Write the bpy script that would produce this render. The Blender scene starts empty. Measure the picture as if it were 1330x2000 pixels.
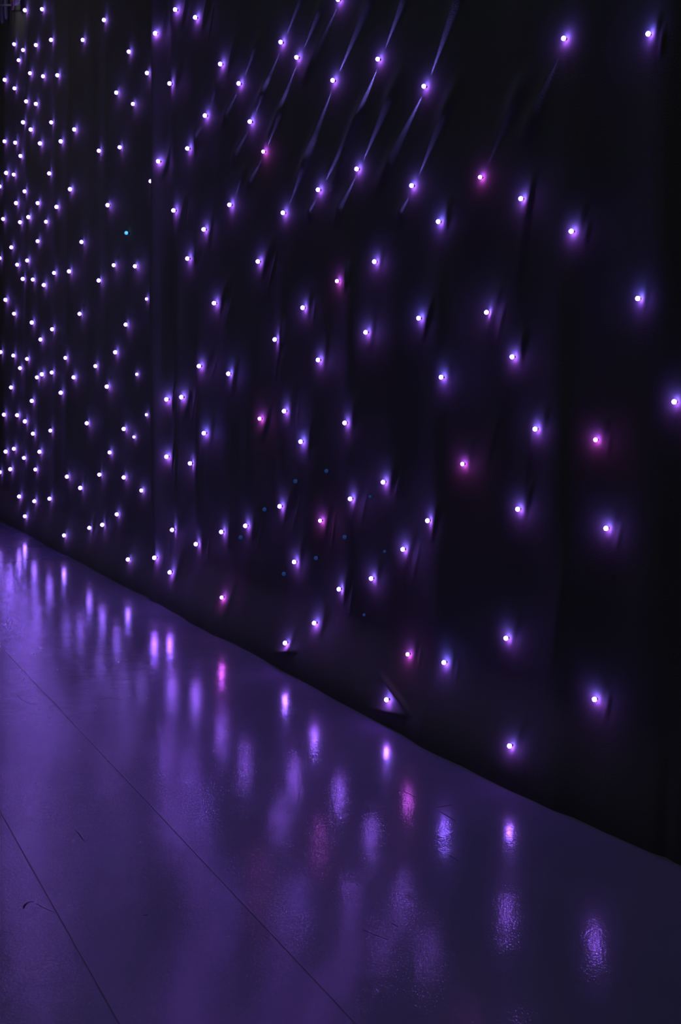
import bpy, bmesh, math, random
import numpy as np
from mathutils import Vector, Matrix

SC = bpy.context.scene
COL = SC.collection
R = random.Random(7)

# ------------------------------------------------------------------ camera
F = 1944.0            # focal length in pixels of the 1330x2000 frame
CX, YH = 665.0, 786.0  # image centre column, horizon row
H = 1.0               # camera height
cam_d = bpy.data.cameras.new('camera')
cam = bpy.data.objects.new('camera', cam_d)
COL.objects.link(cam)
cam.location = (0, 0, H)
cam.rotation_euler = (math.radians(90), 0, 0)
cam_d.sensor_width = 36
cam_d.lens = F / 2000 * 36
cam_d.shift_y = (YH - 1000) / 2000
cam_d.dof.use_dof = True
cam_d.dof.focus_distance = 2.9
cam_d.dof.aperture_fstop = 8
cam_d.clip_end = 100
SC.camera = cam

# ------------------------------------------------------------------ world, lamps, exposure
SC.view_settings.view_transform = 'Standard'
SC.view_settings.look = 'None'
SC.view_settings.gamma = 1
SC.view_settings.use_curve_mapping = False
SC.view_settings.exposure = 0
SC.cycles.use_denoising = True
SC.cycles.sample_clamp_indirect = 6
SC.cycles.max_bounces = 5

w = bpy.data.worlds.new('dark_hall')
SC.world = w
w.use_nodes = True
w.node_tree.nodes['Background'].inputs[0].default_value = (1.0, 0.98, 0.88, 1)
w.node_tree.nodes['Background'].inputs[1].default_value = 0.012


def aimed_spot(name, loc, target, power, color, size, blend=1.0, radius=0.25):
    d = bpy.data.lights.new(name, 'SPOT')
    d.energy = power
    d.color = color
    d.spot_size = math.radians(size)
    d.spot_blend = blend
    d.shadow_soft_size = radius
    o = bpy.data.objects.new(name, d)
    COL.objects.link(o)
    o.location = loc
    o.rotation_euler = (Vector(target) - Vector(loc)).to_track_quat('-Z', 'Y').to_euler()
    return o


aimed_spot('stage_spotlight', (-3.6, 3.2, 5.2), (-1.9, 5.8, 0), 60, (0.25, 0.23, 1.0), 60)
aimed_spot('added_floor_fill', (-0.16, 2.66, 5.5), (-0.6, 2.1, 0), 55, (0.52, 0.70, 1.0), 110)  # added fill from overhead: lifts the floor, barely touches the curtain
aimed_spot('added_curtain_fill', (-4.3, 5.4, 3.6), (-2.1, 6.9, 2.2), 15, (0.78, 0.72, 1.0), 150)  # added fill that lifts the dark cloth of the far panel

# ------------------------------------------------------------------ wall frame of the curtain
ANG = math.radians(29.785)
O = np.array([0.0, 3.3525])
T = np.array([math.sin(ANG), -math.cos(ANG)])      # along the curtain, towards the camera
N = np.array([-math.cos(ANG), -math.sin(ANG)])     # out of the curtain, into the room
ON = float(O @ N)


def ray(px, py):
    return np.array([(px - CX) / F, 1.0]), -(py - YH) / F


def px_wall(px, py, n=-0.05):
    """pixel -> (u, v) on the curtain plane standing n in front of the wall line"""
    d, dz = ray(px, py)
    z = (n + ON) / float(d @ N)
    return float((z * d - O) @ T), H + dz * z


def px_floor(px, py, h=0.0):
    z = F * (H - h) / (py - YH)
    return (px - CX) / F * z, z


def P(u, v, n):
    q = O + u * T + n * N
    return Vector((q[0], q[1], v))


HEM = [(0, 1018), (20, 1028.6), (61, 1047.7), (89.5, 1067), (120, 1081), (153, 1097.6), (189, 1117), (255.6, 1154),
       (304, 1175.5), (335, 1193), (378.6, 1220), (414, 1239.5), (460, 1258.6), (514, 1289), (555, 1312), (585.6, 1327.6),
       (631.6, 1354.5), (665, 1372), (706, 1394), (757, 1419.7), (788, 1437.6), (821, 1458), (864, 1480), (907, 1499.5),
       (956, 1525.5), (995, 1545), (1042, 1564.5), (1083.6, 1584), (1120, 1597), (1177, 1625.6), (1231.7, 1649),
       (1276, 1668.5), (1299.3, 1675), (1317.5, 1686.6), (1336, 1694)]
hu, hn = [], []
for x, y in HEM:
    q = np.array(px_floor(x, y)) - O
    hu.append(float(q @ T))
    hn.append(float(q @ N))
hu, hn = np.array(hu), np.array(hn)
_a, _b = P(-5.2, 4.9, 2.0), P(-5.2, 4.28, 0.0)
aimed_spot('added_drape_spot', _a, _b, 60, (1.0, 0.92, 0.95), 17)  # unseen lamp added to brighten the pale drape

# ------------------------------------------------------------------ materials


def mat(name):
    m = bpy.data.materials.new(name)
    m.use_nodes = True
    nt = m.node_tree
    return m, nt, nt.nodes['Principled BSDF']


def node(nt, kind, **kw):
    n = nt.nodes.new(kind)
    for k, v in kw.items():
        if k in n.inputs:
            n.inputs[k].default_value = v
        else:
            setattr(n, k, v)
    return n


def cloth_material():
    m, nt, b = mat('black_star_cloth')
    tc = node(nt, 'ShaderNodeTexCoord')
    nz = node(nt, 'ShaderNodeTexNoise', Scale=3.0, Detail=3.0)
    nt.links.new(tc.outputs['Object'], nz.inputs['Vector'])
    rp = node(nt, 'ShaderNodeValToRGB')
    rp.color_ramp.elements[0].position = 0.3
    rp.color_ramp.elements[0].color = (0.160, 0.154, 0.140, 1)
    rp.color_ramp.elements[1].position = 0.7
    rp.color_ramp.elements[1].color = (0.190, 0.184, 0.168, 1)
    nt.links.new(nz.outputs['Fac'], rp.inputs['Fac'])
    nt.links.new(rp.outputs['Color'], b.inputs['Base Color'])
    b.inputs['Roughness'].default_value = 0.85
    b.inputs['Specular IOR Level'].default_value = 0.15
    fine = node(nt, 'ShaderNodeTexNoise', Scale=260.0, Detail=2.0)
    nt.links.new(tc.outputs['Object'], fine.inputs['Vector'])
    bp = node(nt, 'ShaderNodeBump', Strength=0.25, Distance=0.002)
    nt.links.new(fine.outputs['Fac'], bp.inputs['Height'])
    nt.links.new(bp.outputs['Normal'], b.inputs['Normal'])
    return m


def led_material(name, top, bottom, strength):
    """lens of a multi-chip diode: the red chip sits low in the lens, the blue one high"""
    m = bpy.data.materials.new(name)
    m.use_nodes = True
    nt = m.node_tree
    nt.nodes.clear()
    out = node(nt, 'ShaderNodeOutputMaterial')
    em = node(nt, 'ShaderNodeEmission', Strength=strength)
    tc = node(nt, 'ShaderNodeTexCoord')
    sp = node(nt, 'ShaderNodeSeparateXYZ')
    mr = node(nt, 'ShaderNodeMapRange')
    mr.inputs['From Min'].default_value = -0.8
    mr.inputs['From Max'].default_value = 0.8
    mx = node(nt, 'ShaderNodeMix', data_type='RGBA')
    mx.inputs['A'].default_value = (*bottom, 1)
    mx.inputs['B'].default_value = (*top, 1)
    for s in mx.inputs:
        if s.type == 'RGBA' and s.name == 'A':
            s.default_value = (*bottom, 1)
        if s.type == 'RGBA' and s.name == 'B':
            s.default_value = (*top, 1)
    nt.links.new(tc.outputs['Object'], sp.inputs[0])
    nt.links.new(sp.outputs['Z'], mr.inputs['Value'])
    nt.links.new(mr.outputs['Result'], mx.inputs['Factor'])
    nt.links.new([s for s in mx.outputs if s.type == 'RGBA'][0], em.inputs['Color'])
    nt.links.new(em.outputs[0], out.inputs['Surface'])
    return m


def floor_material(name, tint, rough):
    m, nt, b = mat(name)
    tc = node(nt, 'ShaderNodeTexCoord')
    # large soft wear patches
    n1 = node(nt, 'ShaderNodeTexNoise', Scale=1.7, Detail=5.0, Roughness=0.6)
    nt.links.new(tc.outputs['Object'], n1.inputs['Vector'])
    rp = node(nt, 'ShaderNodeValToRGB')
    rp.color_ramp.elements[0].position = 0.35
    rp.color_ramp.elements[0].color = tuple(c * 0.82 for c in tint) + (1,)
    rp.color_ramp.elements[1].position = 0.65
    rp.color_ramp.elements[1].color = tuple(tint) + (1,)
    nt.links.new(n1.outputs['Fac'], rp.inputs['Fac'])
    nt.links.new(rp.outputs['Color'], b.inputs['Base Color'])
    mr = node(nt, 'ShaderNodeMapRange')
    mr.inputs['To Min'].default_value = rough * 0.8
    mr.inputs['To Max'].default_value = rough * 1.25
    nt.links.new(n1.outputs['Fac'], mr.inputs['Value'])
    nt.links.new(mr.outputs['Result'], b.inputs['Roughness'])
    b.inputs['Specular IOR Level'].default_value = 0.5
    # a thin polished finish over the vinyl, finely crazed
    b.inputs['Coat Weight'].default_value = 1.0
    b.inputs['Coat Roughness'].default_value = 0.022
    n2 = node(nt, 'ShaderNodeTexNoise', Scale=150.0, Detail=3.0, Roughness=0.6)
    nt.links.new(tc.outputs['Object'], n2.inputs['Vector'])
    n3 = node(nt, 'ShaderNodeTexNoise', Scale=9.0, Detail=2.0)
    nt.links.new(tc.outputs['Object'], n3.inputs['Vector'])
    ad = node(nt, 'ShaderNodeMath', operation='MULTIPLY_ADD')
    ad.inputs[1].default_value = 3.0
    nt.links.new(n3.outputs['Fac'], ad.inputs[0])
    nt.links.new(n2.outputs['Fac'], ad.inputs[2])
    bp = node(nt, 'ShaderNodeBump', Strength=0.26, Distance=0.0012)
    nt.links.new(ad.outputs[0], bp.inputs['Height'])
    nt.links.new(bp.outputs['Normal'], b.inputs['Normal'])
    nt.links.new(bp.outputs['Normal'], b.inputs['Coat Normal'])
    return m


def plain(name, col, rough=0.6, spec=0.3):
    m, nt, b = mat(name)
    tc = node(nt, 'ShaderNodeTexCoord')
    nz = node(nt, 'ShaderNodeTexNoise', Scale=40.0, Detail=2.0)
    nt.links.new(tc.outputs['Object'], nz.inputs['Vector'])
    rp = node(nt, 'ShaderNodeValToRGB')
    rp.color_ramp.elements[0].color = tuple(c * 0.8 for c in col) + (1,)
    rp.color_ramp.elements[1].color = tuple(min(1, c * 1.15) for c in col) + (1,)
    nt.links.new(nz.outputs['Fac'], rp.inputs['Fac'])
    nt.links.new(rp.outputs['Color'], b.inputs['Base Color'])
    b.inputs['Roughness'].default_value = rough
    b.inputs['Specular IOR Level'].default_value = spec
    return m


CLOTH = cloth_material()
L0 = 85.0
LED = {
    'v': led_material('violet_diode', (0.20, 0.125, 1.0), (0.34, 0.095, 0.92), L0),
    'm': led_material('magenta_diode', (0.34, 0.075, 0.80), (0.52, 0.07, 0.65), L0 * 0.9),
    'b': led_material('blue_violet_diode', (0.15, 0.125, 1.0), (0.28, 0.09, 0.95), L0 * 1.1),
    'f': led_material('pale_violet_diode', (0.20, 0.14, 1.0), (0.34, 0.12, 0.88), L0 * 0.48),
    'd': led_material('dim_blue_diode', (0.02, 0.05, 0.22), (0.01, 0.03, 0.12), 0.7),
    's': led_material('sky_blue_diode', (0.10, 0.55, 1.0), (0.06, 0.35, 1.0), 1.6),
}
SOCKET = plain('black_plastic', (0.012, 0.012, 0.013), 0.5)
VINYL = floor_material('grey_vinyl', (0.26, 0.24, 0.34), 0.24)
VINYL_FAR = floor_material('bluish_vinyl', (0.20, 0.18, 0.36), 0.27)
SUBFLOOR = plain('dark_subfloor', (0.14, 0.13, 0.18), 0.32, 0.4)
SCUFF = plain('rubber_scuff', (0.02, 0.018, 0.025), 0.55)
PALE = plain('pale_satin', (0.75, 0.70, 0.72), 0.6)
PALE_PINK = plain('pink_satin', (0.60, 0.34, 0.40), 0.6)
GREYCORD = plain('grey_cord', (0.22, 0.21, 0.26), 0.7)


def tag(o, label=None, cat=None, group=None, kind=None):
    if label:
        o['label'] = label
    if cat:
        o['category'] = cat
    if group:
        o['group'] = group
    if kind:
        o['kind'] = kind
    return o


def mesh_obj(name, verts, faces, m, parent=None, smooth=False):
    me = bpy.data.meshes.new(name)
    me.from_pydata([tuple(v) for v in verts], [], faces)
    me.update()
    me.materials.append(m)
    if smooth:
        me.polygons.foreach_set('use_smooth', [True] * len(me.polygons))
    o = bpy.data.objects.new(name, me)
    COL.objects.link(o)
    o.parent = parent
    return o


# ------------------------------------------------------------------ floor: sheets of vinyl laid along the curtain
SHEET = 0.0006


def wall_coords(px, py):
    q = np.array(px_floor(px, py)) - O
    return float(q @ T), float(q @ N)


sub = mesh_obj('floor', [P(-9.5, -0.02, -0.6), P(5.5, -0.02, -0.6), P(5.5, -0.02, 6.0), P(-9.5, -0.02, 6.0),
                         P(-9.5, 0.0, -0.6), P(5.5, 0.0, -0.6), P(5.5, 0.0, 6.0), P(-9.5, 0.0, 6.0)],
               [(3, 2, 1, 0), (4, 5, 6, 7), (0, 1, 5, 4), (1, 2, 6, 5), (2, 3, 7, 6), (3, 0, 4, 7)], SUBFLOOR)
tag(sub, 'glossy dance floor of vinyl sheets glowing violet under the starry curtain', kind='structure')
n_seam2 = (wall_coords(400, 1676)[1] + wall_coords(600, 1916)[1]) / 2
n_seam1 = (wall_coords(60, 1690)[1] + wall_coords(140, 1840)[1]) / 2
u_cross = wall_coords(70, 1094)[0]
GAP = 0.0010


def sheet(u0, u1, n0, n1, m):
    u0 += GAP
    u1 -= GAP
    n0 += GAP
    n1 -= GAP
    e = 0.0003
    z0, z1, z2 = 0.00005, SHEET - e, SHEET
    ring = lambda k, z: [P(u0 + k, z, n0 + k), P(u1 - k, z, n0 + k), P(u1 - k, z, n1 - k), P(u0 + k, z, n1 - k)]
    v = ring(0, z0) + ring(0, z1) + ring(e, z2)
    # N x T orientation: keep the upper face pointing up
    fs = [(8, 9, 10, 11)]
    for a in (0, 4):
        for k in range(4):
            fs.append((a + k, a + (k + 1) % 4, a + 4 + (k + 1) % 4, a + 4 + k))
    me_o = mesh_obj('vinyl_sheet', v, fs, m, sub)
    bm = bmesh.new()
    bm.from_mesh(me_o.data)
    bmesh.ops.recalc_face_normals(bm, faces=bm.faces)
    bm.to_mesh(me_o.data)
    bm.free()
    top = max(me_o.data.polygons, key=lambda p: p.area)
    if top.normal.z < 0:
        me_o.data.flip_normals()
    return me_o


sheet(u_cross, 5.4, -0.55, n_seam2, VINYL)
tag(sheet(-9.4, u_cross, -0.55, n_seam2, VINYL_FAR), 'bluer sheet at the far end of the floor')
sheet(-9.4, 5.4, n_seam2, n_seam1, VINYL)
sheet(-9.4, 5.4, n_seam1, 5.9, VINYL)

# ------------------------------------------------------------------ lights of the curtain (pixel of each lens)
far_px = [
    (48.6, 20), (82, 18), (203, 39), (27.6, 86.4), (45, 97.6), (70, 88), (99.7, 78), (161.5, 78), (251.5, 101),
    (36.3, 117.6), (58.5, 143), (84, 149), (112, 147), (287, 142.6), (9, 156), (28.4, 172.5), (227, 181), (51, 198),
    (70, 203), (259.5, 203), (45, 239), (100, 239), (60, 253), (145, 253), (8.7, 276), (29.7, 278.6), (78, 280),
    (118.6, 276), (193, 294.5), (233.6, 287.6), (40, 304.7), (12, 337.7), (26.8, 341), (96, 338.7), (294, 354),
    (-1, 364), (136.8, 369.6), (48, 373.7), (31.4, 396.7), (73.6, 396.7), (110.4, 404), (210, 400.6), (6, 427.7),
    (55.5, 424), (39, 434), (89.7, 433), (73.4, 471), (159, 472.6), (22, 483), (53, 508.7), (33.5, 517), (-1, 504),
    (105.6, 533), (134.7, 530), (222, 518), (263.5, 520), (44.5, 544.7), (64, 546), (85.6, 556.7), (192.7, 547.8),
    (10.7, 585.6), (27.4, 612.7), (155.4, 613), (245.4, 634), (62, 629.9), (101.7, 643), (79, 663), (1, 687.6),
    (26, 694.5), (52.7, 701), (127.6, 699), (225, 688), (39, 719), (81.8, 731), (72, 737), (101, 727.5), (143.7, 737),
    (186.3, 715), (21.5, 756.6), (118.6, 767), (208.6, 755), (62, 783), (7.7, 810), (33.5, 811), (48.6, 823),
    (169.5, 826.7), (64.4, 847), (98.4, 841), (241.6, 837.7), (27, 876.5), (11, 882), (77, 882.4), (46.8, 894.4),
    (214, 883.7), (20, 916.4), (69, 917), (-0.5, 922), (130.6, 931), (194, 927), (241.6, 932.5), (156.7, 953),
    (276, 958), (37.3, 969.6), (67, 979), (96.6, 974), (228, 1004.5), (48.6, 1008.4), (125, 1045.7), (174.3, 1031),
    (199.6, 1025), (249.7, 1092.7)]
far_small = [(286, 583.8), (267, 731), (285.8, 810), (261.5, 853.5)]
far_blue = [(246.7, 455)]
near_v = [
    (303, 65), (331, 163), (308.8, 315), (338.7, 411), (325, 780), (325, 892), (336, 1035), (301.4, 1089.4),
    (331.3, 1117.8), (342, 18.7), (381, 34), (430, 125), (466, 163), (548, 82.3), (579, 112), (649.5, 157),
    (400, 225.7), (487.7, 237.5), (365.8, 290), (448, 400), (552.4, 415.6), (621, 370.6), (397.7, 448), (660, -1),
    (737.7, 115.5), (827.7, 168.5), (696.3, 330), (803.7, 362.5), (1100.7, 75), (1017, 388), (1115.5, 451.7),
    (365.8, 505), (503.6, 510.7), (418, 592), (591, 601), (536.5, 663), (621, 703), (388.5, 715), (354, 775.6),
    (554.7, 803), (371, 905), (546, 989), (731, 511), (950, 610), (714, 649), (673, 826), (748, 941.7), (683.8, 974.4),
    (1000, 697), (1045, 838), (1011, 994.6), (382.4, 1062.8), (432, 1039), (479, 1027), (574.4, 1097.6),
    (661.8, 1150.8), (613.5, 1217), (556.5, 1256), (834.8, 1017), (786.5, 1073), (724.7, 1130), (754.6, 1366.8),
    (988, 1246.6), (995, 1457), (1183.5, 1032), (1161, 1366), (1316.7, 784.8)]
near_m = [(514, 296), (937.6, 346), (658, 549), (507, 817.7), (903, 906.4), (432.8, 1167), (625, 1017), (796, 1278),
          (1163, 859)]
near_b = [(855.8, 432.8), (1265.8, 66), (817.5, 621.4), (861.4, 736.7), (445.8, 730), (398, 846), (587, 862.7),
          (1245.6, 583), (866.8, 1294)]
near_dim = [(637.5, 920), (577, 940), (516.6, 995), (722.6, 970), (617, 1090), (554.4, 1121), (470, 1049.5),
            (673, 1049), (751, 1077), (711, 1201)]
# (light, pixel the grazing light runs up to, pixel it runs down to, strength)
STREAKS = [
    ((548, 82.3), (586, 0), (502, 205), 0.55), ((579, 112), (622, 25), (530, 255), 0.6),
    ((649.5, 157), (722, 0), (600, 300), 1.0), ((737.7, 115.5), (787, 0), (672, 300), 0.95),
    ((827.7, 168.5), (892, 0), (762, 312), 1.0), ((466, 163), (496, 98), (443, 220), 0.45),
    ((487.7, 237.5), (512, 185), (462, 296), 0.4), ((514, 296), (546, 222), (490, 350), 0.45),
    ((621, 370.6), (690, 240), (606, 410), 0.6), ((696.3, 330), (756, 200), (665, 405), 0.8),
    ((803.7, 362.5), (866, 222), (784, 412), 0.5), ((552.4, 415.6), (592, 325), None, 0.45),
    ((448, 400), (470, 350), None, 0.3), ((660, -1), None, (612, 112), 0.35), ((400, 225.7), (420, 175), (384, 262), 0.2),
    ((937.6, 346), (1000, 205), None, 0.08), ((1100.7, 75), None, (1045, 215), 0.12)]

# ------------------------------------------------------------------ the cloth as a height field
U_EDGE = px_wall(293.0, 500, 0.0)[0]            # left edge of the near panel
U_FAR0, U_NEAR1 = -8.6, 3.4


def smooth01(x):
    x = np.clip(x, 0, 1)
    return x * x * (3 - 2 * x)


def base_height(u, v, near):
    wv = 1 - smooth01((v - 0.02) / 0.26)
    n = np.interp(u, hu, hn) * wv + (-0.05) * (1 - wv)
    up = smooth01((v - 0.05) / 0.5)
    if near:
        calm = 1 - 0.93 * smooth01((v - 1.3) / 0.3) * (1 - smooth01((u - 0.75) / 0.3)) * smooth01((u - U_EDGE - 0.35) / 0.3)
        f = 0.006 * np.sin(u * 13.1 + 0.9 * v + 0.4) + 0.005 * np.sin(u * 23.7 - 0.7 * v + 1.9 + 0.6 * np.sin(v * 1.7))
        f = f * calm
        # tight gathers where the two panels meet
        d = u - U_EDGE
        g = np.exp(-(d / 0.5) ** 2)
        f = f + g * (0.016 * np.cos(d * 2 * np.pi / 0.27 - 0.6 + 0.25 * v) + 0.02)
        f = f + np.exp(-(d / 0.05) ** 2) * 0.01
    else:
        f = 0.008 * np.sin(u * 6.3 + 0.3 * v) + 0.004 * np.sin(u * 14.9 + 1.1 - 0.35 * v) - 0.010
        d = u - U_EDGE
        f = f - 0.035 * smooth01((d + 0.5) / 0.5)
    return n + f * (0.25 + 0.75 * up)


class Cloth:
    def __init__(self, us, vs, near):
        self.us, self.vs, self.near = us, vs, near
        U, V = np.meshgrid(us, vs)
        self.U, self.V = U, V
        self.n = base_height(U, V, near)

    def window(self, u0, u1, v0, v1):
        a, b = np.searchsorted(self.us, [u0, u1])
        c, d = np.searchsorted(self.vs, [v0, v1])
        return slice(c, d), slice(a, b)

    def ridge(self, A, B, amp, soft, sharp):
        """raised crease with its crest from A to B: gentle on the left of A->B, abrupt on the right"""
        A, B = np.array(A), np.array(B)
        L = float(np.linalg.norm(B - A))
        t = (B - A) / L
        r = np.array([t[1], -t[0]])
        m = soft * 3.5
        s = self.window(min(A[0], B[0]) - m, max(A[0], B[0]) + m, min(A[1], B[1]) - m, max(A[1], B[1]) + m)
        du, dv = self.U[s] - A[0], self.V[s] - A[1]
        al = (du * t[0] + dv * t[1]) / L
        q = du * r[0] + dv * r[1]
        env = np.sin(np.pi * np.clip(al, 0, 1)) ** 1.3
        prof = np.where(q < 0, np.exp(-(q / soft) ** 2), np.exp(-(q / sharp) ** 2))
        self.n[s] += amp * env * prof * smooth01((self.V[s] - 0.012) / 0.06)

    def trough(self, A, B, amp, w0, w1):
        """taut crease running from a light at A out to B, rising ever faster away from the light"""
        A, B = np.array(A), np.array(B)
        L = float(np.linalg.norm(B - A))
        t = (B - A) / L
        r = np.array([t[1], -t[0]])
        m = w1 * 4 + 0.05
        s = self.window(min(A[0], B[0]) - m, max(A[0], B[0]) + m, min(A[1], B[1]) - m, max(A[1], B[1]) + m)
        du, dv = self.U[s] - A[0], self.V[s] - A[1]
        al = (du * t[0] + dv * t[1]) / L
        q = du * r[0] + dv * r[1]
        wd = w0 + (w1 - w0) * np.clip(al, 0, 1)
        up = np.clip(al, 0, 1.6) ** 1.7
        fall = 1 - smooth01((al - 0.95) / 0.65)
        self.n[s] += amp * up * fall * np.exp(-(q / (wd * 1.6)) ** 2)

    def at(self, u, v):
        i = int(np.clip(np.searchsorted(self.us, u), 1, len(self.us) - 1))
        j = int(np.clip(np.searchsorted(self.vs, v), 1, len(self.vs) - 1))
        a = min(1.0, max(0.0, (u - self.us[i - 1]) / (self.us[i] - self.us[i - 1])))
        b = (v - self.vs[j - 1]) / (self.vs[j] - self.vs[j - 1])
        n = self.n
        return float((n[j - 1, i - 1] * (1 - a) + n[j - 1, i] * a) * (1 - b) + (n[j, i - 1] * (1 - a) + n[j, i] * a) * b)

    def locate(self, px, py, lift):
        """where the ray through a pixel meets the cloth, with a lens standing `lift` off it"""
        n = -0.05
        for _ in range(40):
            u, v = px_wall(px, py, n + lift)
            n = 0.65 * n + 0.35 * self.at(u, v)
        u, v = px_wall(px, py, n + lift)
        return u, v, n

    def spot(self, px, py):
        return self.locate(px, py, 0.0)[:2]

    def build(self, name):
        U = self.U.copy()
        if self.near:      # the free edge wanders a little as it hangs
            d = self.U - U_EDGE
            U += np.exp(-(d / 0.35)) * 0.012 * np.sin(self.V * 3.0)
        X = O[0] + U * T[0] + self.n * N[0]
        Y = O[1] + U * T[1] + self.n * N[1]
        co = np.stack([X, Y, self.V], -1).reshape(-1, 3).astype(np.float32)
        nr, nc = self.U.shape
        idx = np.arange(nr * nc).reshape(nr, nc)
        q = np.stack([idx[:-1, :-1], idx[:-1, 1:], idx[1:, 1:], idx[1:, :-1]], -1).reshape(-1, 4).astype(np.int32)
        me = bpy.data.meshes.new(name)
        me.vertices.add(len(co))
        me.vertices.foreach_set('co', co.ravel())
        me.loops.add(q.size)
        me.loops.foreach_set('vertex_index', q.ravel())
        me.polygons.add(len(q))
        me.polygons.foreach_set('loop_start', np.arange(0, q.size, 4, dtype=np.int32))
        me.polygons.foreach_set('use_smooth', np.ones(len(q), dtype=bool))
        me.update(calc_edges=True)
        me.validate()
        me.materials.append(CLOTH)
        o = bpy.data.objects.new(name, me)
        COL.objects.link(o)
        return o


FLOOR_Z = SHEET + 0.0005
vs_near = np.concatenate([[FLOOR_Z], np.arange(0.012, 3.1, 0.006), np.arange(3.12, 4.7, 0.05)])
us_near = np.concatenate([np.arange(U_EDGE, 1.55, 0.0055), np.arange(1.6, U_NEAR1, 0.03)])
near = Cloth(us_near, vs_near, True)
vs_far = np.concatenate([[FLOOR_Z], np.arange(0.015, 4.3, 0.012), np.arange(4.32, 4.7, 0.05)])
us_far = np.concatenate([np.arange(U_FAR0, -6.1, 0.03), np.arange(-6.1, U_EDGE + 0.22, 0.011)])
far = Cloth(us_far, vs_far, False)

# creases beside the lights of the near panel
streak_at = {s[0] for s in STREAKS}
for x, y in near_v + near_m + near_b:
    if (x, y) in streak_at or (x, y) == (754.6, 1366.8):
        continue
    k = R.uniform(0.10, 0.30)                     # lean of the crease, in pixels across per pixel up
    off = R.uniform(13, 19)
    up, dn = R.uniform(38, 70), R.uniform(20, 55)
    a = near.spot(x + off - k * dn, y + dn)
    b = near.spot(x + off + k * up, y - up)
    zz = float((O + a[0] * T)[1])          # creases grow with the swing of the cloth towards the far end
    near.ridge(a, b, 0.0017 * zz * R.uniform(0.8, 1.3), 0.0072 * zz, 0.0038 * zz)
    if R.random() < 0.4:
        a = near.spot(x + off + 9 - k * dn * 0.5, y + dn * 1.4)
        b = near.spot(x + off + 7 + k * up, y - up * 0.5)
        near.ridge(a, b, R.uniform(0.002, 0.004), 0.009, 0.007)
for x, y in far_px:
    if x < 120 or R.random() < 0.4:
        continue
    far.ridge(far.spot(x + 6, y + 18), far.spot(x + 11, y - 30), R.uniform(0.008, 0.014), 0.05, 0.02)
# long visible folds
for p0, p1, amp in [((1008, 600), (1046, 310), 0.010), ((1018, 1010), (1052, 760), 0.010), ((958, 690), (966, 560), 0.009),
                    ((536, 760), (553, 640), 0.008), ((1075, 1330), (1130, 980), 0.006), ((940, 960), (1000, 720), 0.006),
                    ((376, 830), (371, 740), 0.008), ((640, 700), (633, 560), 0.005)]:
    near.ridge(near.spot(*p0), near.spot(*p1), amp * 0.5, 0.03, 0.009)
# the bunched hem round the lowest light: two lapping folds
near.ridge(near.spot(806, 1402), near.spot(737, 1308), 0.012, 0.014, 0.005)
near.ridge(near.spot(708, 1384), near.spot(800, 1400), 0.015, 0.012, 0.005)
near.ridge(near.spot(530, 1276), near.spot(585, 1272), 0.012, 0.016, 0.006)
for (p, a, b, k) in STREAKS:
    A = near.spot(*p)
    for e in (a, b):
        if e is not None:
            near.trough(A, near.spot(*e), 0.006, 0.012, 0.018)

far_o = far.build('star_curtain')
near_o = near.build('star_curtain')
tag(far_o, 'black star curtain panel at the far left, crowded with small pinkish lights', 'curtain')
tag(near_o, 'black star curtain panel at the right with widely spaced violet lights and diagonal creases', 'curtain')


# ------------------------------------------------------------------ diodes: a glowing lens on a black socket
def ball_mesh(name):
    bm = bmesh.new()
    bmesh.ops.create_icosphere(bm, subdivisions=2, radius=1.0)
    for f in bm.faces:
        f.smooth = True
    me = bpy.data.meshes.new(name)
    bm.to_mesh(me)
    bm.free()
    return me


def socket_mesh():
    bm = bmesh.new()
    # tapered holder from the cloth (z=-2.6) to just under the lens
    prof = [(0.75, -3.0), (0.75, -2.2), (0.52, -2.0), (0.52, -0.75)]
    seg = 10
    rings = []
    for r, z in prof:
        rings.append([bm.verts.new((r * math.cos(2 * math.pi * k / seg), r * math.sin(2 * math.pi * k / seg), z)) for k in range(seg)])
    for a, b in zip(rings, rings[1:]):
        for k in range(seg):
            bm.faces.new((a[k], a[(k + 1) % seg], b[(k + 1) % seg], b[k]))
    me = bpy.data.meshes.new('socket')
    bm.to_mesh(me)
    bm.free()
    me.materials.append(SOCKET)
    return me


BALL = {}
for k, m in LED.items():
    BALL[k] = ball_mesh('led_light')
    BALL[k].materials.append(m)
SOCK = socket_mesh()
UPQ = None
nvec = Vector((N[0], N[1], 0))
# socket axis (local z) along the outward normal of the curtain
SROT = nvec.to_track_quat('Z', 'Y').to_matrix().to_4x4()


def add_led(cloth, parent, px, py, kind, diam_px, lift_k=1.7):
    u, v = px_wall(px, py)
    z0 = (O + u * T)[1]
    r = 0.5 * diam_px * z0 / F
    lift = r * lift_k
    u, v, n = cloth.locate(px, py, lift)
    o = bpy.data.objects.new('led_light', BALL[kind])
    COL.objects.link(o)
    o.parent = parent
    o.location = P(u, v, n + lift)
    o.scale = (r, r, r)
    s = bpy.data.objects.new('socket', SOCK)
    COL.objects.link(s)
    s.parent = o
    s.matrix_local = SROT
    return o, (u, v, n)


for x, y in far_px:
    d = 6.0 + R.uniform(-0.4, 0.4) + 0.003 * x
    add_led(far, far_o, x, y, 'f', d, 1.3)
for x, y in far_small:
    add_led(far, far_o, x, y, 'f', 4.8, 1.2)
for x, y in far_blue:
    add_led(far, far_o, x, y, 's', 7.0, 1.8)
pos = {}
for lst, k in ((near_v, 'v'), (near_m, 'm'), (near_b, 'b')):
    for x, y in lst:
        d = (7.0 if k != 'm' else 6.0) + 2.4 * max(0, (x - 300) / 1000)
        pos[(x, y)] = add_led(near, near_o, x, y, k, d)
for x, y in near_dim:
    add_led(near, near_o, x, y, 'd', 8.5 if x < 700 else 6.0, 1.3)

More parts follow.
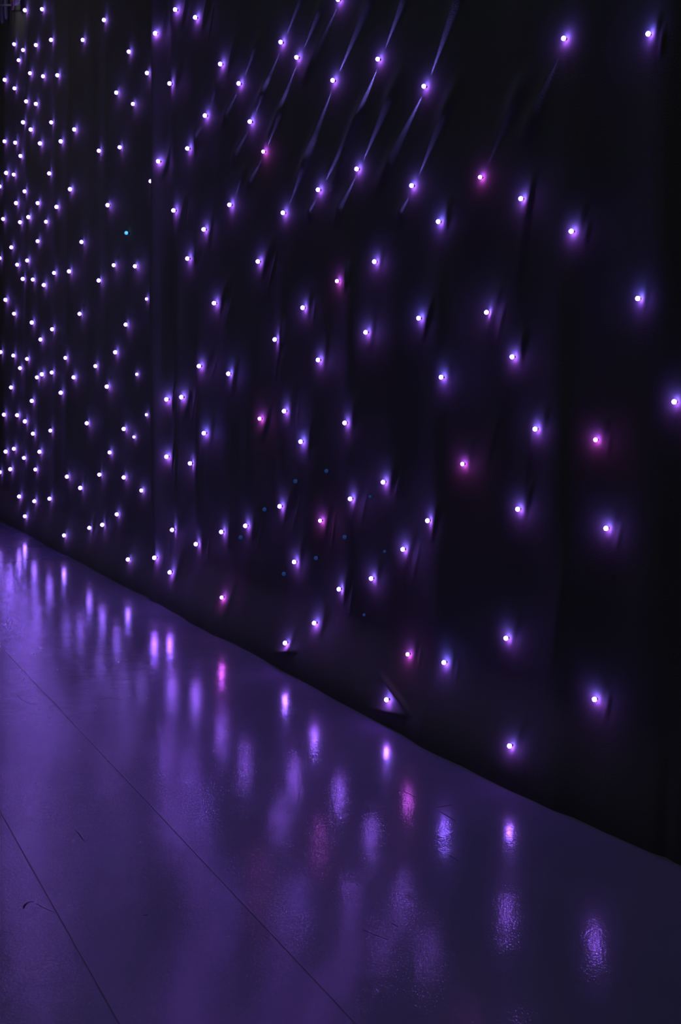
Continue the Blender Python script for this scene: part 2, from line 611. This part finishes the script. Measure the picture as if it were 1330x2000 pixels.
# ------------------------------------------------------------------ spot lamps added beside the lenses to streak the taut creases
for (p, a, b, k) in STREAKS:
    led, (lu, lv, ln) = pos[p]
    r = led.scale[0]
    for e in (a, b):
        if e is None:
            continue
        uu, vv = near.spot(*e)
        tgt = P(uu, vv, near.at(uu, vv) + 0.001)
        src = P(lu, lv, ln + 0.0028)
        d = (tgt - src).normalized()
        src += d * (r * 1.1)
        L = (tgt - src).length
        ld = bpy.data.lights.new('added_streak_spot', 'SPOT')
        ld.energy = 9.0 * k * (L / 0.2)
        ld.color = (0.20, 0.16, 1.0)
        ld.spot_size = math.radians(13)
        ld.spot_blend = 1.0
        ld.shadow_soft_size = 0.0005
        lo = bpy.data.objects.new('added_streak_spot', ld)
        COL.objects.link(lo)
        lo.location = src
        lo.rotation_euler = (tgt - src).to_track_quat('-Z', 'Y').to_euler()
        lo.parent = near_o

# ------------------------------------------------------------------ pale swag hanging in the top left corner
def wall_patch(name, pts, n, m, parent, pleats, depth):
    """hanging cloth seen between pixel outlines: pts = [(x, y_top, y_bottom)], pleated in depth"""
    k = 6
    v, f = [], []
    cols = []
    for (x0, t0, b0), (x1, t1, b1) in zip(pts, pts[1:]):
        for i in range(k):
            a = i / k
            cols.append((x0 + (x1 - x0) * a, t0 + (t1 - t0) * a, b0 + (b1 - b0) * a))
    cols.append(pts[-1])
    for j, (x, t, b) in enumerate(cols):
        nn = n + depth * math.sin(j * pleats)
        for y in (t, (t + b) / 2, b):
            v.append(P(*px_wall(x, y, nn), nn))
    for j in range(len(cols) - 1):
        for i in range(2):
            a = 3 * j + i
            f.append((a, a + 1, a + 4, a + 3))
    o = mesh_obj(name, v, f, m, parent, True)
    so = o.modifiers.new('thickness', 'SOLIDIFY')
    so.thickness = 0.004
    return o


def cord(name, a, b, n, r, m, parent):
    A, B = P(*px_wall(*a, n), n), P(*px_wall(*b, n), n)
    d = (B - A)
    q = d.to_track_quat('Z', 'Y').to_matrix()
    seg, v, f = 8, [], []
    for t, rr in ((0, r), (0.5, r * 1.15), (0.93, r * 0.9), (1, r * 0.4)):
        for i in range(seg):
            w_ = 2 * math.pi * i / seg
            v.append(A + d * t + q @ Vector((rr * math.cos(w_), rr * math.sin(w_), 0)))
    for t in range(3):
        for i in range(seg):
            f.append((t * seg + i, t * seg + (i + 1) % seg, t * seg + seg + (i + 1) % seg, t * seg + seg + i))
    f += [tuple(range(seg))[::-1], tuple(range(3 * seg, 4 * seg))]
    return mesh_obj(name, v, f, m, parent, True)


NSW = 0.0
swag = wall_patch('drape_tail', [(27.5, -70, 11), (30, -72, 10.5), (34, -74, 10), (36.5, -76, 6), (39, -78, -2)], NSW, PALE, None, 1.1, 0.005)
tag(swag, 'pale drape tail hanging before the dark curtain in the top left corner', 'drape')
pk = wall_patch('pleat', [(20.5, -66, 10), (23, -67, 13), (25, -68, 20), (27.8, -70, 11)], NSW + 0.012, PALE_PINK, swag, 0.9, 0.005)
tag(pk, 'pinkish pleat of the drape')
cord('tassel_strand', (3.5, -60), (4.2, 46), NSW, 0.016, GREYCORD, swag)
cord('tassel_strand', (11.5, -60), (12.3, 38), NSW, 0.014, GREYCORD, swag)
cord('hanging_cord', (22.5, 10), (-14, 10.5), NSW + 0.02, 0.007, GREYCORD, swag)

# ------------------------------------------------------------------ scuffs on the floor
def scuff(pts, widths):
    c = [np.array(px_floor(x, y, SHEET)) for x, y in pts]
    v, f = [], []
    n = len(c)
    for i in range(n):
        d = c[min(i + 1, n - 1)] - c[max(i - 1, 0)]
        d = d / np.linalg.norm(d)
        s = np.array([d[1], -d[0]])
        w_ = widths[i] * c[i][1] / F * 0.5
        for k, zz in ((-1, SHEET + 0.00005), (1, SHEET + 0.00005), (0.0, SHEET + 0.0006)):
            q = c[i] + s * k * w_
            v.append((q[0], q[1], zz))
    for i in range(n - 1):
        a, b = 3 * i, 3 * i + 3
        f += [(a, a + 2, b + 2, b), (a + 2, a + 1, b + 1, b + 2)]
    return mesh_obj('scuff_mark', v, f, SCUFF, sub, True)


scuff([(46, 1775), (48.5, 1768), (54, 1763), (60, 1761), (66, 1762)], [3, 5, 5, 3, 1])
scuff([(70, 1765), (88, 1774), (108, 1783)], [1, 1.5, 1])
scuff([(790, 1547), (800, 1551), (812, 1557)], [1, 2.5, 1])
scuff([(858, 1584), (872, 1593), (890, 1604)], [1, 3.2, 1])
scuff([(852, 1577), (866, 1575), (884, 1572)], [1, 1.6, 1])
scuff([(709, 1816), (732, 1826), (757, 1835)], [1, 2, 1])
scuff([(764, 1803), (771, 1806), (778, 1811)], [1, 3, 1])
scuff([(878, 1671), (887, 1676), (896, 1682)], [1, 2, 1])
scuff([(279, 1788), (284, 1787), (289, 1787)], [2, 4, 2])
scuff([(145, 1619), (154, 1628), (166, 1646)], [1, 3, 1.5])
scuff([(32, 1355), (41, 1366), (55, 1373), (70, 1376)], [1, 1.5, 1.5, 1])
scuff([(92, 1384), (101, 1379), (112, 1378)], [1, 2, 1])
scuff([(194, 1366), (215, 1362), (240, 1368)], [1, 1.2, 1])

# ------------------------------------------------------------------ glints on the floor, put in as pale specks, one joined piece
SPECKS = [(61, 1378), (94, 1383), (103, 1387.5), (76, 1387), (46.5, 1327), (62, 1334.6), (59.6, 1340), (22, 1322.5),
          (187, 1378), (287, 1364), (253, 1359.6), (16.6, 1413), (44.7, 1458), (57.8, 1456), (167.4, 1455), (154, 1466),
          (229.5, 1466.5), (108, 1463), (40, 1308), (112.5, 1308), (204, 1307), (65, 1276.5), (80, 1266), (232, 1293),
          (278, 1448), (69, 1530), (79, 1525), (96, 1538), (90, 1574), (88, 1579.6), (185.6, 1582), (225, 1658),
          (143.5, 1642), (86, 1660), (54, 1657.5), (274, 1644.5), (209.5, 1484.7), (34, 1504), (136.5, 1844),
          (174.7, 1959.6), (416, 1702), (447, 1829), (560, 1586.6), (529, 1703), (574, 1763), (377, 1940), (441.5, 1428.6),
          (384.5, 1471), (697, 1728), (923, 1996)]
GLINT = plain('pale_glint', (0.85, 0.80, 0.85), 0.15, 1.0)
gv, gf = [], []
for x, y in SPECKS:
    cx, cy = px_floor(x, y, SHEET)
    r = R.uniform(1.2, 2.0) * cy / F
    b0 = len(gv)
    ph = R.uniform(0, 6)
    for i in range(6):
        a = ph + i * math.pi / 3
        rr = r * R.uniform(0.7, 1.3)
        gv.append((cx + rr * math.cos(a), cy + 1.6 * rr * math.sin(a), SHEET))
    gv.append((cx + r * 0.2, cy, SHEET + r * 0.9))
    gf += [(b0 + i, b0 + (i + 1) % 6, b0 + 6) for i in range(6)]
tag(mesh_obj('floor_glints', gv, gf, GLINT, sub), 'tiny pale specks put in for glints on the floor', kind='stuff')
